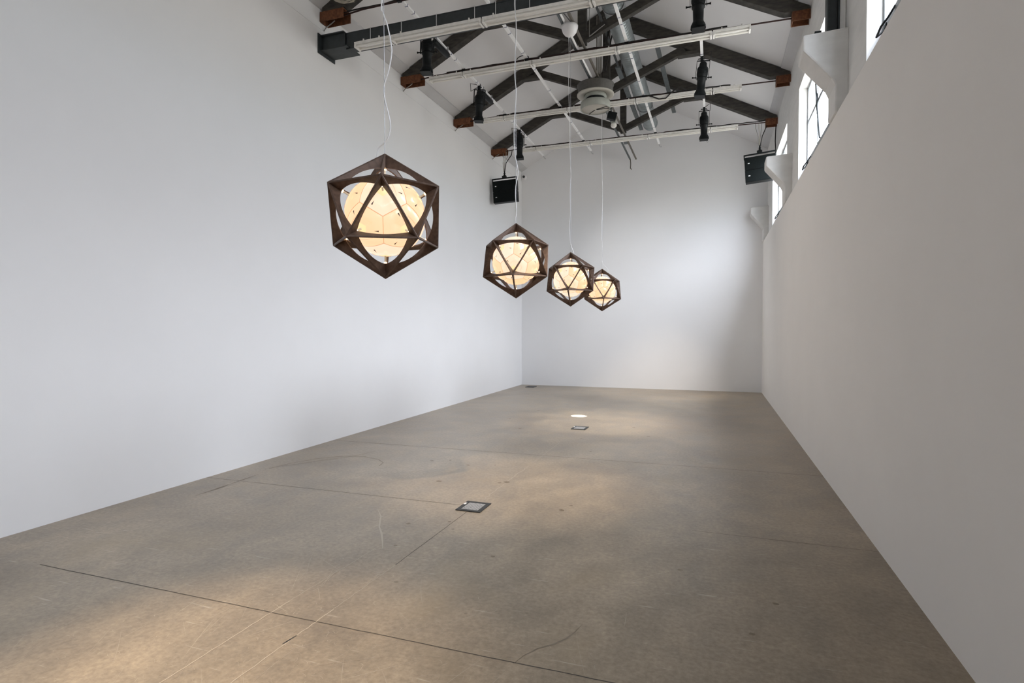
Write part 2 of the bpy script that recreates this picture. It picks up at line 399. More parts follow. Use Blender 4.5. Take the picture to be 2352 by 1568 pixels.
# ------------------------------------------------------------------ roof trusses
TY = [6.70, 8.85, 10.97, 13.10]
TN = ['nearest dark timber roof truss, above the dark steel beam', 'second dark timber roof truss, behind the first', 'third dark timber roof truss, above the round ventilator', 'farthest dark timber roof truss, nearest the back wall']
def zt(x): return ZR - SL * abs(x - XC)
for y, lab in zip(TY, TN):
    t = thing('roof_truss', lab, 'roof truss', (XC, y, 5.82), 'timber roof trusses')
    for s in (-1, 1):
        xe = XL + .03 if s < 0 else XU - .02
        d = .24
        c = MB(); pl = [(xe, zt(xe) - .03), (XC, zt(XC) - .03), (XC, zt(XC) - .03 - d * 1.1)]
        pl += [(xe + (-s) * .10, zt(xe) - .25 + .03), (xe, zt(xe) - .16)]
        # rafter: follows the slope, foot cut short
        pl = [(xe, zt(xe) - .012), (XC, zt(XC) - .012), (XC, zt(XC) - .26), (xe - s * .36, zt(xe - s * .36) - .235), (xe - s * .30, 5.935), (xe, 5.935)]
        c.prism(pl, 'Y', y - .075, y + .075)
        c.build('rafter', M_TIMBER, t, bevel=.006)
        # inclined strut from the foot of the king post to the rafter
        jx = XC + s * 1.42
        c = MB(); c.bar((XC + s * .05, y, 6.10), (jx, y, zt(jx) - .245), .10, .13); c.build('strut', M_TIMBER, t, bevel=.005)
        bx = XC + s * 1.52
        c = MB(); c.prism([(bx - .22, 6.535), (bx + .22, 6.535), (bx + .22, 6.60), (bx - .22, 6.60)], 'Y', y - .07, y + .07); c.build('bolster', M_TIMBER, t, bevel=.004)
        # rusty foot bracket, a channel laid on its side
        a, b = (XL + .004, -4.75) if s < 0 else (.985, XU - .004)
        c = MB(); c.box(a, y - .09, 5.80, b, y - .078, 5.92); c.box(a, y + .078, 5.80, b, y + .09, 5.92); c.box(a, y - .09, 5.92, b, y + .09, 5.932); c.box(a, y - .078, 5.80, a + .012, y + .078, 5.92)
        c.build('foot_bracket', M_RUST, t, bevel=.002)
    c = MB(); c.bar((XC, y, 6.0), (XC, y, zt(XC) - .2), .13, .11, up=(0, 1, 0)); c.build('king_post', M_TIMBER, t, bevel=.005)
    c = MB(); c.tube([(-4.98, y, 5.86), (-4.5, y, 5.90), (XC, y, 5.915), (1.08, y, 5.88)], .011, 8)
    for xx in (-3.3, -1.0): c.tube([(xx - .09, y, 5.905), (xx - .04, y, 5.905), (xx + .04, y, 5.905), (xx + .09, y, 5.905)], [.012, .022, .022, .012], 8)
    c.build('tie_rod', M_RODM, t)

# ------------------------------------------------------------------ fluorescent battens
rown = ['row under the dark steel beam', 'row under the second roof truss', 'row behind the round ventilator', 'farthest row by the back wall']
rows = [(6.52, 5.285, [-4.48, -3.93, -2.67, -1.33, -.0]), (8.86, 5.81, [-4.61, -3.98, -2.77, -1.42, -.05, .47]),
        (10.98, 5.82, [-4.54, -4.04, -2.72, -1.41, -.05, .44]), (13.11, 5.825, [-4.41, -4.01, -2.71, -1.41, -.10, .46])]
pos5 = ['leftmost short', 'second from the left', 'third from the left', 'fourth from the left', 'rightmost short']
for ri, (y, z, xs) in enumerate(rows):
    for k in range(len(xs) - 1):
        a, b = xs[k] + .008, xs[k + 1] - .008
        lab = '%s white twin-tube light fitting in the %s' % (pos5[k], rown[ri])
        t = thing('fluorescent_fitting', lab, 'tube light', ((a + b) / 2, y, z), 'white tube light fittings in cross rows')
        c = MB(); c.prism([(y - .065, z + .062), (y - .058, z + .03), (y - .02, z + .022), (y + .02, z + .022), (y + .058, z + .03), (y + .065, z + .062)], 'X', a, b)
        c.build('housing', M_BATTEN, t, bevel=.002)
        for sgn in (-1, 1):
            c = MB(); c.tube([(a + .03, y + sgn * .045, z + .008), (b - .03, y + sgn * .045, z + .008)], .0135, 10); c.build('light_tube', M_TUBE, t)
        for xx in (a + .012, b - .012):
            c = MB(); c.box(xx - .012, y - .064, z - .008, xx + .012, y + .064, z + .03); c.build('tube_holder', M_BATTEN, t, bevel=.002)
        c = MB(); m = (a + b) / 2; c.box(m - .14, y - .018, z + .016, m + .10, y + .018, z + .0225); c.build('ballast_label', M_LABEL, t)
        if ri:
            for xx in (a + .12, b - .12):
                c = MB(); c.box(xx - .009, TY[ri] - .014, z + .055, xx + .009, TY[ri] + .014, 5.915); c.build('fixing_strap', M_BATTEN, t)
        else:
            for xx in (a + .15, b - .15):
                c = MB(); c.tube([(xx, y - .07, z + .03), (xx, y - .07, z + .075)], .010, 8); c.build('fixing_clip', M_BATTEN, t)

# lighting rails running along the hall
rails = [(-3.93, -4.08, 'white lighting rail nearest the left wall, carrying three black spotlights'), (-2.87, -2.87, 'white lighting rail second from the left, carrying no spotlight'),
         (-1.29, -1.25, 'white lighting rail beneath the round silver duct'), (-.21, -.21, 'white lighting rail on the right, carrying three black spotlights')]
def railx(i, y): return rails[i][0] + (rails[i][1] - rails[i][0]) * (y - 6.5) / 7.5
for i, (xa, xb, lab) in enumerate(rails):
    t = thing('lighting_rail', lab, 'lighting rail', (xa, 6, 5.925), 'white lighting rails along the hall')
    c = MB(); y0, y1 = -4.5, 13.95
    c.bar((railx(i, y0), y0, 5.945), (railx(i, y1), y1, 5.945), .042, .030); c.build('rail_bar', M_ALU, t, bevel=.002)
    yy = 5.5
    while yy < 13.6:
        c = MB(); c.bar((railx(i, yy), yy, 5.945), (railx(i, yy), yy + .012, 5.945), .045, .033); yy += random.choice((.19, .62, .9))
        c.build('tape_mark', M_TAPE, t)
    c = MB(); xx = railx(i, 13.9)
    c.tube([(xx, 13.93, 5.93), (xx + .02, 13.98, 5.88), (xx + .05, 13.97, 5.86), (xx + .05, 13.94, 5.88)], .006, 6); c.build('end_hook', M_WIRE, t)
    for yt in TY:   # saddle that holds the rail on each tie rod
        c = MB(); xx = railx(i, yt); c.box(xx - .03, yt - .02, 5.892, xx + .03, yt + .02, 5.932); c.build('saddle_clamp', M_BLACK, t)

# twin channels under the ridge
for xx, m, lab, r in ((-2.06, M_ALU, 'left of the twin channels under the ridge, shiny conduit on its side', 0), (-1.935, M_PIPE, 'right of the twin channels under the ridge, brown-grey pipe', 1)):
    t = thing('ridge_channel', lab, 'channel', (xx, 8, 5.95), 'twin channels under the ridge')
    c = MB()
    if r == 0:
        c.box(xx - .03, -4.5, 5.945, xx + .0, 15.05, 5.985); c.build('channel_bar', M_TRAY, t)
        c = MB(); c.tube([(xx + .022, -4.5, 5.958), (xx + .022, 11.9, 5.958)], .017, 10); c.build('conduit', M_ALU, t)
        c = MB(); c.tube([(xx, 15.0, 5.95), (xx + .005, 15.03, 5.85), (xx + .0, 15.03, 5.72), (xx + .03, 15.03, 5.69)], .012, 8); c.build('end_hook', M_PIPE, t)
    else:
        c.box(xx - .012, -4.5, 5.948, xx + .024, 15.1, 5.988); c.build('channel_bar', M_PIPE, t, bevel=.008)
        c = MB(); c.box(-2.03, 13.55, 5.945, xx - .013, 13.75, 5.985); c.build('cross_clamp', M_TRAY, t)
# fasteners joining the channels
# ------------------------------------------------------------------ spiral duct and channels near the ridge
t = thing('ventilation_duct', 'round silver spiral ventilation duct running under the right roof slope', 'duct', (-1.5, 14.3, 6.4))
c = MB(); prof = []; yy = 2.0; R0 = .165
cx, cz = -1.50, 6.60
n = 26; v = []; f = []; rings = 0
while yy < 14.31:
    for dr_, dy in ((0, 0), (.0045, .012), (0, .024)):
        for k in range(n):
            a = 2 * PI * k / n
            v.append((cx + (R0 + dr_) * math.cos(a), yy + dy + (a / (2 * PI)) * .085, cz + (R0 + dr_) * math.sin(a)))
        rings += 1
    yy += .085
for i in range(rings - 1):
    for k in range(n):
        if k == n - 1: continue
        f.append((i * n + k, i * n + k + 1, (i + 1) * n + k + 1, (i + 1) * n + k))
    if i + 3 < rings: f.append((i * n + n - 1, (i + 3) * n, (i + 4) * n, (i + 1) * n + n - 1) if i + 4 < rings else (i * n + n - 1, (i + 3) * n, (i + 3) * n, (i + 1) * n + n - 1))
f = [q for q in f if len(set(q)) == 4]
c.add(v, f, 0, True)
c.lathe([(R0 - .01, -.05), (R0 + .012, -.02), (R0 + .012, .01), (R0 * .95, .03), (.001, .03)], (cx, 14.42, cz), 26, 0, Matrix.Rotation(-PI / 2, 4, 'X'))
c.build('duct_pipe', M_GALV, t, recalc=False)
for yy in (4.5, 8.95, 13.2):
    c = MB(); c.lathe([(R0 + .006, -.015), (R0 + .012, -.015), (R0 + .012, .015), (R0 + .006, .015)], (cx, yy, cz), 26, 0, Matrix.Rotation(-PI / 2, 4, 'X'))
    c.tube([(cx, yy, cz + R0), (cx, yy, zt(cx) - .0)], .006, 6); c.build('hanging_band', M_WIRE, t)
for (x0_, y0_, z0_, x1_, y1_, z1_, w_, lab) in ((-1.04, 10.9, 6.86, -.92, 14.1, 6.68, .085, 'dark flat channel slanting to the right of the silver duct'),
                                              (-1.74, 10.9, 6.50, -1.74, 14.65, 6.55, .09, 'dark flat channel running left of the silver duct'),
                                              (-1.80, 8.9, 6.72, -1.80, 13.2, 6.72, .035, 'thin dark channel running between ridge and silver duct')):
    t = thing('cable_channel', lab, 'channel', (x0_, y0_, z0_), 'dark cable channels by the duct')
    c = MB(); c.bar((x0_, y0_, z0_), (x1_, y1_, z1_), w_, .03); c.build('channel_tray', M_TRAY, t, bevel=.003)
    for q in (.12, .9):
        px, py, pz = x0_ + (x1_ - x0_) * q, y0_ + (y1_ - y0_) * q, z0_ + (z1_ - z0_) * q
        c = MB(); c.tube([(px, py, pz), (px, py, zt(px))], .005, 6); c.build('hanger_rod', M_WIRE, t)
# conduits beside the king post of the third truss
for xx, yy, r_, lab in ((-2.125, 10.86, .013, 'leftmost of the upright conduits beside the third truss post'), (-2.085, 10.86, .011, 'middle one of the upright conduits beside the third truss post'), (-2.05, 10.87, .013, 'rightmost of the upright conduits beside the third truss post')):
    c = MB(); c.tube([(xx, yy, 6.02), (xx, yy, 7.0), (xx, yy, 7.30), (xx, yy, 7.50)], r_, 8)
    tag(c.build('upright_conduit', M_PIPE), lab, 'conduit', 'upright conduits by the truss post')
c = MB(); c.tube([(-1.84, 8.80, 6.08), (-1.84, 8.80, 6.70)], .006, 6); c.tube([(-1.83, 8.78, 6.08), (-1.60, 8.78, 6.22)], .007, 6)
tag(c.build('thin_conduit', M_GREYCAB), 'thin grey conduit bent along the post and strut of the second truss', 'conduit')
c = MB(); c.tube([(-1.83, 9.9, 6.0), (-1.80, 9.9, 6.25), (-1.76, 9.9, 6.60), (-1.66, 9.9, 6.86), (-1.55, 9.9, 6.93), (-1.5, 9.9, 6.80)], .016, 8)
c.tube([(-1.62, 9.9, 6.85), (-1.70, 9.9, 6.50), (-1.79, 9.9, 6.02)], .012, 8)
tag(c.build('looped_hose', M_CABLE), 'thick black hose looping up beside the silver duct', 'hose')

# ------------------------------------------------------------------ ventilator under the ridge
vx, vy = -2.01, 10.15
t = thing('ceiling_ventilator', 'round grey ventilator of stacked discs hanging under the ridge', 'ventilator', (vx, vy, 5.94))
c = MB(); c.lathe([(.31, 5.905), (.325, 5.90), (.325, 5.885), (.308, 5.88), (.308, 5.74), (.30, 5.735)], (vx, vy, 0), 40); c.lathe([(.001, 5.90), (.31, 5.905)], (vx, vy, 0), 40); c.build('upper_drum', M_VENTD, t)
c = MB(); c.lathe([(.30, 5.742), (.326, 5.738), (.326, 5.722), (.30, 5.712), (.20, 5.725), (.185, 5.74), (.19, 5.80), (.001, 5.80)], (vx, vy, 0), 40); c.build('flange_ring', M_VENTW, t)
c = MB(); c.lathe([(.19, 5.725), (.20, 5.69), (.20, 5.675), (.14, 5.67), (.14, 5.60)], (vx, vy, 0), 40); c.build('neck', M_VENT, t)
c = MB(); c.lathe([(.165, 5.672), (.165, 5.598)], (vx, vy, 0), 32); c.build('gap_shadow', M_BLACK, t)  # black band painted for the shadow in the gap above the lower drum
c = MB(); c.lathe([(.13, 5.62), (.255, 5.60), (.262, 5.585), (.262, 5.475), (.250, 5.47), (.250, 5.57), (.13, 5.60), (.001, 5.60)], (vx, vy, 0), 40); c.build('lower_drum', M_VENT, t)
c = MB(); c.lathe([(.25, 5.492), (.24, 5.485), (.001, 5.478)], (vx, vy, 0), 40); c.build('bottom_plate', M_VENTW, t)
for a0, a1 in ((-.3, -.3), (.35, .1), (PI - .9, PI - .9)):
    c = MB(); c.bar((vx + .02 * math.cos(a0), vy + .02 * math.sin(a0), 5.474), (vx + .245 * math.cos(a1), vy + .245 * math.sin(a1), 5.480), .010, .008); c.build('guard_bar', M_BLACK, t)
for k in range(3):
    a = 2.1 * k + .4; c = MB(); c.tube([(vx + .2 * math.cos(a), vy + .2 * math.sin(a), 5.66), (vx + .2 * math.cos(a), vy + .2 * math.sin(a), 5.59)], .008, 6); c.build('spacer', M_BLACK, t)
c = MB(); c.box(vx - .06, vy - .05, 5.90, vx + .08, vy + .05, 5.944); c.build('mounting_block', M_BLACK, t)
# black projector box and bulb behind the ventilator
t = thing('black_floodlight', 'small black boxy floodlight hanging just right of the ventilator', 'floodlight', (-1.93, 11.4, 5.95))
c = MB(); Mx = Matrix.Translation((-1.93, 11.4, 5.78)) @ Matrix.Rotation(.25, 4, 'Z') @ Matrix.Rotation(.25, 4, 'Y'); c.box(-.09, -.06, -.075, .09, .06, .075, M=Mx); c.build('lamp_box', M_BLACK, t, bevel=.012)
c = MB(); c.tube([(-1.95, 11.4, 5.95), (-1.94, 11.4, 5.83)], .012, 8); c.build('stem', M_BLACK, t)
t = thing('bulkhead_lamp', 'small unlit lamp with a cream globe hanging on the twin channels behind the ventilator', 'lamp', (-1.96, 12.05, 5.95))
c = MB(); c.lathe([(.001, .0), (.05, 0), (.055, -.05), (.045, -.09)], (-2.0, 12.05, 5.945), 16); c.build('lamp_cap', M_VENT, t)
c = MB(); c.lathe([(.055, 0), (.065, -.03), (.055, -.06), (.03, -.08), (.001, -.085)], (-2.0, 12.05, 5.855), 16); c.build('globe', M_TUBE, t)

# ------------------------------------------------------------------ spotlights
def spotlight(rail, y, lab, tilt=0., spin=0., box=False):
    x = railx(rail, y)
    t = thing('stage_spotlight', lab, 'spotlight', (x, y, 5.92), 'black spotlights on the side rails')
    O = Matrix.Translation((x, y, 5.60)) @ Matrix.Rotation(spin, 4, 'Z') @ Matrix.Rotation(tilt, 4, 'Y')
    R3 = O.to_3x3().to_4x4(); cc = O.to_translation()
    c = MB(); c.lathe([(.001, .235), (.045, .235), (.055, .22), (.06, .17), (.078, .15), (.082, .02), (.072, 0)], cc, 20, 0, R3)
    for k in range(5): c.lathe([(.081, .04 + k * .022), (.087, .044 + k * .022), (.081, .048 + k * .022)], cc, 20, 0, R3)
    c.build('lamp_housing', M_BLACK, t)
    c = MB(); c.lathe([(.074, 0), (.080, -.01), (.080, -.03), (.066, -.04), (.062, -.19), (.072, -.215), (.090, -.25), (.092, -.285)], cc, 20, 0, R3); c.build('lens_barrel', M_BLACK, t)
    c = MB(); c.box(-.078, -.078, -.305, .078, .078, -.283, M=O); c.build('gel_frame', M_BLACK, t)
    c = MB(); c.lathe([(.055, -.2835), (.001, -.2835)], cc, 16, 0, R3); c.build('front_lens', M_GREYCAB, t)
    for s in (-1, 1):
        c = MB(); c.bar(O @ Vector((s * .098, 0, -.02)), O @ Vector((s * .098, 0, .26)), .006, .03, up=(0, 1, 0)); c.build('yoke_arm', M_BLACK, t)
        c = MB(); c.tube([O @ Vector((s * .08, 0, 0)), O @ Vector((s * .125, 0, 0)), O @ Vector((s * .150, 0, 0))], [.008, .008, .016], 8); c.build('tilt_knob', M_BLACK, t)
    c = MB(); c.bar(O @ Vector((-.098, 0, .262)), O @ Vector((.098, 0, .262)), .03, .008); c.build('yoke_bar', M_BLACK, t)
    c = MB(); c.box(x - .022, y - .022, 5.845, x + .022, y + .022, 5.965); c.tube([(x - .06, y, 5.90), (x + .05, y, 5.90)], .008, 6); c.build('hook_clamp', M_BLACK, t)
    p = O @ Vector((-.03, 0, .235)); c = MB(); s = -1 if rail == 0 else 1
    c.tube([p, p + Vector((s * .05, 0, .06)), p + Vector((s * .14, 0, .02)), p + Vector((s * .15, 0, .16)), Vector((x + s * .06, y, 5.965)), Vector((x, y + .12, 5.966))], .006, 6); c.build('power_lead', M_CABLE, t)
    return t
spotlight(0, 7.5, 'black theatre spotlight at the left, pointing straight down just behind the nearest tube lights', .03, .2)
spotlight(0, 9.55, 'black theatre spotlight on the left rail between the second and third rows of tube lights', .04, .3)
spotlight(0, 11.95, 'black theatre spotlight on the left rail near the back-left speaker', 0., .1)
spotlight(3, 7.55, 'black theatre spotlight on the right rail, nearest and partly cut by the top edge', 0., .0)
spotlight(3, 9.72, 'black theatre spotlight on the right rail with a leaning barrel, in the middle', .10, .0)
spotlight(3, 11.95, 'black theatre spotlight on the right rail, farthest and closest to the back wall', 0., .1)
for y, lab in ((7.95, 'black cylindrical ballast clamped under the left rail beside the nearest spotlight'), (9.9, 'black cylindrical ballast clamped under the left rail beside the second spotlight')):
    x = railx(0, y) + .01
    t = thing('ballast_box', lab, 'ballast box', (x, y, 5.92), 'ballast boxes on the left rail')
    c = MB(); c.tube([(x, y - .24, 5.855), (x, y - .22, 5.855), (x, y + .22, 5.855), (x, y + .24, 5.855)], [.03, .045, .045, .03], 12); c.build('ballast_body', M_BLACK, t)
    for q in (-.2, .2):
        c = MB(); c.box(x - .026, y + q - .012, 5.85, x + .026, y + q + .012, 5.972); c.build('strap_clamp', M_WIRE, t)

# cables lying along the tie rods
def lay_cable(y, x0, x1, z, amp, r, lab, seed, m=M_CABLE, ty=.0):
    q = random.Random(seed); c = MB(); pts = []
    n = int(abs(x1 - x0) / .12)
    for i in range(n + 1):
        pts.append((x0 + (x1 - x0) * i / n, y + ty + q.uniform(-.006, .006), z + q.uniform(-amp, amp)))
    c.tube(pts, r, 6); return tag(c.build('tie_rod_cable', m), lab, 'cable', 'black cables tied along the truss rods')
lay_cable(6.70, -4.9, -.5, 5.925, .006, .010, 'black cable tied along the nearest truss rod above the steel beam', 1, ty=.01)
lay_cable(8.85, -4.3, .15, 5.925, .006, .012, 'black cable tied along the rod of the second truss', 2, ty=.012)
lay_cable(10.97, -4.2, .25, 5.925, .006, .011, 'black cable tied along the rod of the third truss', 3, ty=.012)
lay_cable(13.10, -1.0, 1.0, 5.925, .008, .010, 'black cable tied along the right half of the farthest truss rod', 4, ty=.012)
lay_cable(13.10, -4.3, -3.2, 5.925, .008, .010, 'black cable tied along the left end of the farthest truss rod', 5, ty=.012)
c = MB(); c.tube([(-1.22, 10.965, 5.925), (-1.1, 10.89, 5.86), (-.98, 10.89, 5.80), (-.86, 10.89, 5.80), (-.75, 10.89, 5.90), (-.62, 10.89, 5.97), (-.5, 10.965, 5.925)], .012, 6)
tag(c.build('drooping_cable', M_CABLE), 'black cable drooping in front of the third row of tube lights, right of the duct', 'cable')
c = MB(); pts = [(-2.93 + .10 * math.cos(a / 10 * PI), 8.83, 5.93 + .05 * math.sin(a / 10 * PI)) for a in range(11)]; c.tube(pts, .007, 6)
tag(c.build('cable_loop', M_CABLE), 'small black cable loop standing above the second row of tube lights', 'cable')
# coils of pale wire by the left feet
for (x, y, z, s, lab) in ((-4.72, 6.60, 6.02, 1.0, 'coil of pale wire on the nearest rusty foot bracket at the left wall'), (-4.66, 10.97, 6.0, .8, 'coil of pale wire on the third rusty foot bracket at the left wall'), (-4.72, 8.85, 5.99, .6, 'small tangle of pale wire beside the second rusty foot bracket')):
    c = MB(); q = random.Random(int(y * 10))
    for k in range(5):
        o = q.uniform(-.02, .02); pts = [(x + s * (.17 + o) * math.cos(a / 12 * 2 * PI), y + .02 * math.sin(a) , z + k * .004 * s + s * (.055 + o) * math.sin(a / 12 * 2 * PI + .3 * k) - .35 * s * .17 * math.cos(a / 12 * 2 * PI)) for a in range(13)]
        c.tube(pts, .006, 6)
    tag(c.build('wire_coil', M_BEIGECAB), lab, 'wire coil', 'coils of pale wire by the truss feet')
# short pale leads under the left foot brackets
for y, lab in ((6.70, 'short grey lead bending down below the nearest left foot bracket'), (8.85, 'short grey lead bending to the wall below the second left foot bracket'), (10.97, 'short grey lead bending to the wall below the third left foot bracket'), (13.1, 'short grey lead bending to the wall above the left speaker')):
    c = MB(); c.tube([(-4.95, y, 5.83), (-5.0, y, 5.80), (-5.09, y, 5.76), (-5.129, y, 5.72)], .008, 6)
    tag(c.build('bracket_lead', M_GREYCAB), lab, 'lead', 'grey leads below the left foot brackets')
c = MB(); c.tube([(1.19, 13.165, 5.80), (1.18, 13.165, 5.5), (1.195, 13.165, 5.2), (1.19, 13.165, 4.9)], .010, 6)
tag(c.build('hanging_cable', M_CABLE), 'black cable hanging straight down from the farthest right foot bracket', 'cable')
c = MB(); c.tube([(-1.92, 8.2, 5.946), (-2.0, 7.7, 5.946), (-2.16, 7.6, 5.90), (-2.20, 7.6, 5.89)], .006, 6); c.box(-2.24, 7.585, 5.855, -2.19, 7.615, 5.905)
tag(c.build('cable_plug', M_CABLE), 'small black plug dangling left of the twin channels', 'plug')
c = MB(); c.box(.93, 6.46, 4.512, .99, 6.52, 4.56); c.tube([(.95, 6.5, 4.55), (1.0, 6.5, 4.535), (1.03, 6.5, 4.53)], .006, 6)
tag(c.build('black_device', M_BLACK), 'small black device lying on top of the nearest white corbel', 'device')

# ------------------------------------------------------------------ loudspeakers
def speaker(xc, y, ztop, lab, yaw, splay, side):
    t = thing('loudspeaker_cluster', lab, 'loudspeaker', (xc, y, ztop), 'hanging loudspeaker clusters')
    B = Matrix.Translation((xc, y, ztop)) @ Matrix.Rotation(yaw, 4, 'Z') @ Matrix.Rotation(.05, 4, 'X') @ Matrix.Rotation(-.06 * side, 4, 'Y')
    W, H, D = .60, .255, .34
    top = 0.
    for k in range(2):
        K = B @ Matrix.Translation((0, 0, -.035 - k * (H + .006))) @ Matrix.Rotation(-splay * k, 4, 'X')
        c = MB(); v = []
        # wedge-shaped cabinet: full width at the front, narrower at the back
        for yy, hw, zz0, zz1 in ((0, W / 2, -H, 0), (.15, W / 2, -H, 0), (D, W / 2 * .82, -H * .72, -H * .28)):
            v += [K @ Vector(p) for p in ((-hw, yy, zz0), (hw, yy, zz0), (hw, yy, zz1), (-hw, yy, zz1))]
        c.add(v, [(0, 1, 2, 3), (11, 10, 9, 8)] + [(i + 4 * j, (i + 1) % 4 + 4 * j, (i + 1) % 4 + 4 * j + 4, i + 4 * j + 4)[::-1] for j in range(2) for i in range(4)])
        cab = c.build('cabinet', M_BLACK, t, bevel=.006)
        c = MB(); c.box(-W / 2 + .012, -.008, -H + .01, W / 2 - .012, -.0005, -.01, M=K); c.build('grille', M_SPK, cab)
        c = MB(); c.box(-W / 2 + .065, -.012, -.135, -W / 2 + .10, -.0085, -.118, M=K); c.build('badge', M_WHITE, cab)
    c = MB(); c.bar(B @ Vector((-W / 2, .05, .02)), B @ Vector((W / 2, .05, .02)), .03, .025)
    for sx in (-W / 2, W / 2): c.bar(B @ Vector((sx, .05, .03)), B @ Vector((sx, .05, -.07)), .02, .03, up=(0, 1, 0))
    c.build('rigging_bar', M_BLACK, t)
    c = MB(); c.box(-.05, .01, .03, .05, .09, .075, M=B); c.lathe([(.02, .07), (.03, .09), (.015, .11), (.028, .13), (.012, .15), (.02, .17), (.006, .20)], B @ Vector((0, .05, 0)), 10); c.build('swivel', M_BLACK, t)
    p = B @ Vector((0, .05, .18))
    for dx, top_, m, r in ((-.06, 5.90, M_GREYCAB, .005), (.0, 5.90, M_BEIGECAB, .005), (.05, 5.90, M_GREYCAB, .006), (.14, 5.90, M_CABLE, .010)):
        c = MB(); c.tube([p + Vector((dx * .15, 0, 0)), p + Vector((dx * .4, -.01, (top_ - p.z) * .35)), Vector((p.x + dx, 13.09, top_ - .12)), Vector((p.x + dx * 1.1, 13.098, top_))], r, 6); c.build('suspension_cable', m, t)
    return t
speaker(-4.755, 12.90, 5.17, 'black two-cabinet loudspeaker hanging near the left wall', .10, .06, 1)
speaker(.865, 12.90, 5.19, 'black two-cabinet loudspeaker hanging near the windows, partly behind a white corbel', -.10, .14, 1)
# dome camera on the back wall
t = thing('security_camera', 'small round security camera on the back wall beside the left speaker', 'camera', (-5.06, YB, 5.83))
c = MB(); c.lathe([(.001, .055), (.055, .05), (.07, .03), (.075, 0)], (-5.055, YB - .0, 5.83), 20, 0, Matrix.Rotation(PI / 2, 4, 'X')); c.build('camera_base', M_OPAL, t)
c = MB(); c.lathe([(.001, .085), (.025, .08), (.036, .06), (.038, .04)], (-5.05, YB - .0, 5.835), 16, 0, Matrix.Rotation(PI / 2, 4, 'X')); c.build('camera_lens', M_STEEL, t)

# ------------------------------------------------------------------ floor hatches
for x, y, sx, sy, lab in ((-2.017, 4.675, .235, .27, 'nearest square floor box with steel lid and black frame'), (-2.01, 8.95, .235, .29, 'middle square floor box with steel lid, beyond the nearer one'), (-4.69, 14.83, .24, .30, 'dark square floor box in the far left corner')):
    t = thing('floor_box', lab, 'floor box', (x, y, 0), 'square floor boxes')
    c = MB(); b = .038; h = .008
    a0, a1, b0, b1 = x - sx / 2, x + sx / 2, y - sy / 2, y + sy / 2
    c.box(a0, b0, .0, a1, b0 + b, h); c.box(a0, b1 - b, 0, a1, b1, h); c.box(a0, b0 + b, 0, a0 + b, b1 - b, h); c.box(a1 - b, b0 + b, 0, a1, b1 - b, h)
    c.build('hatch_frame', M_FRAMEB, t, bevel=.002)
    c = MB(); c.box(a0 + b, b0 + b, .0005, a1 - b, b1 - b, .006)
    k = 0
    if y < 14:
        for i in range(8):
            for j in range(9):
                px = a0 + b + .012 + i * (sx - 2 * b - .02) / 8; py = b0 + b + .012 + j * (sy - 2 * b - .02) / 9; s = 1 if (i + j) % 2 else -1
                c.bar((px, py, .0065), (px + .010, py + s * .010, .0065), .003, .002)
    c.build('lid_plate', M_FLOORLID if y < 14 else M_FRAMEB, t)
    if y < 14:
        c = MB(); c.box(a0 + .006, y - .0 + .02, h, a0 + .026, y + .07, h + .003); c.build('latch', M_WHITE, t, bevel=.003)

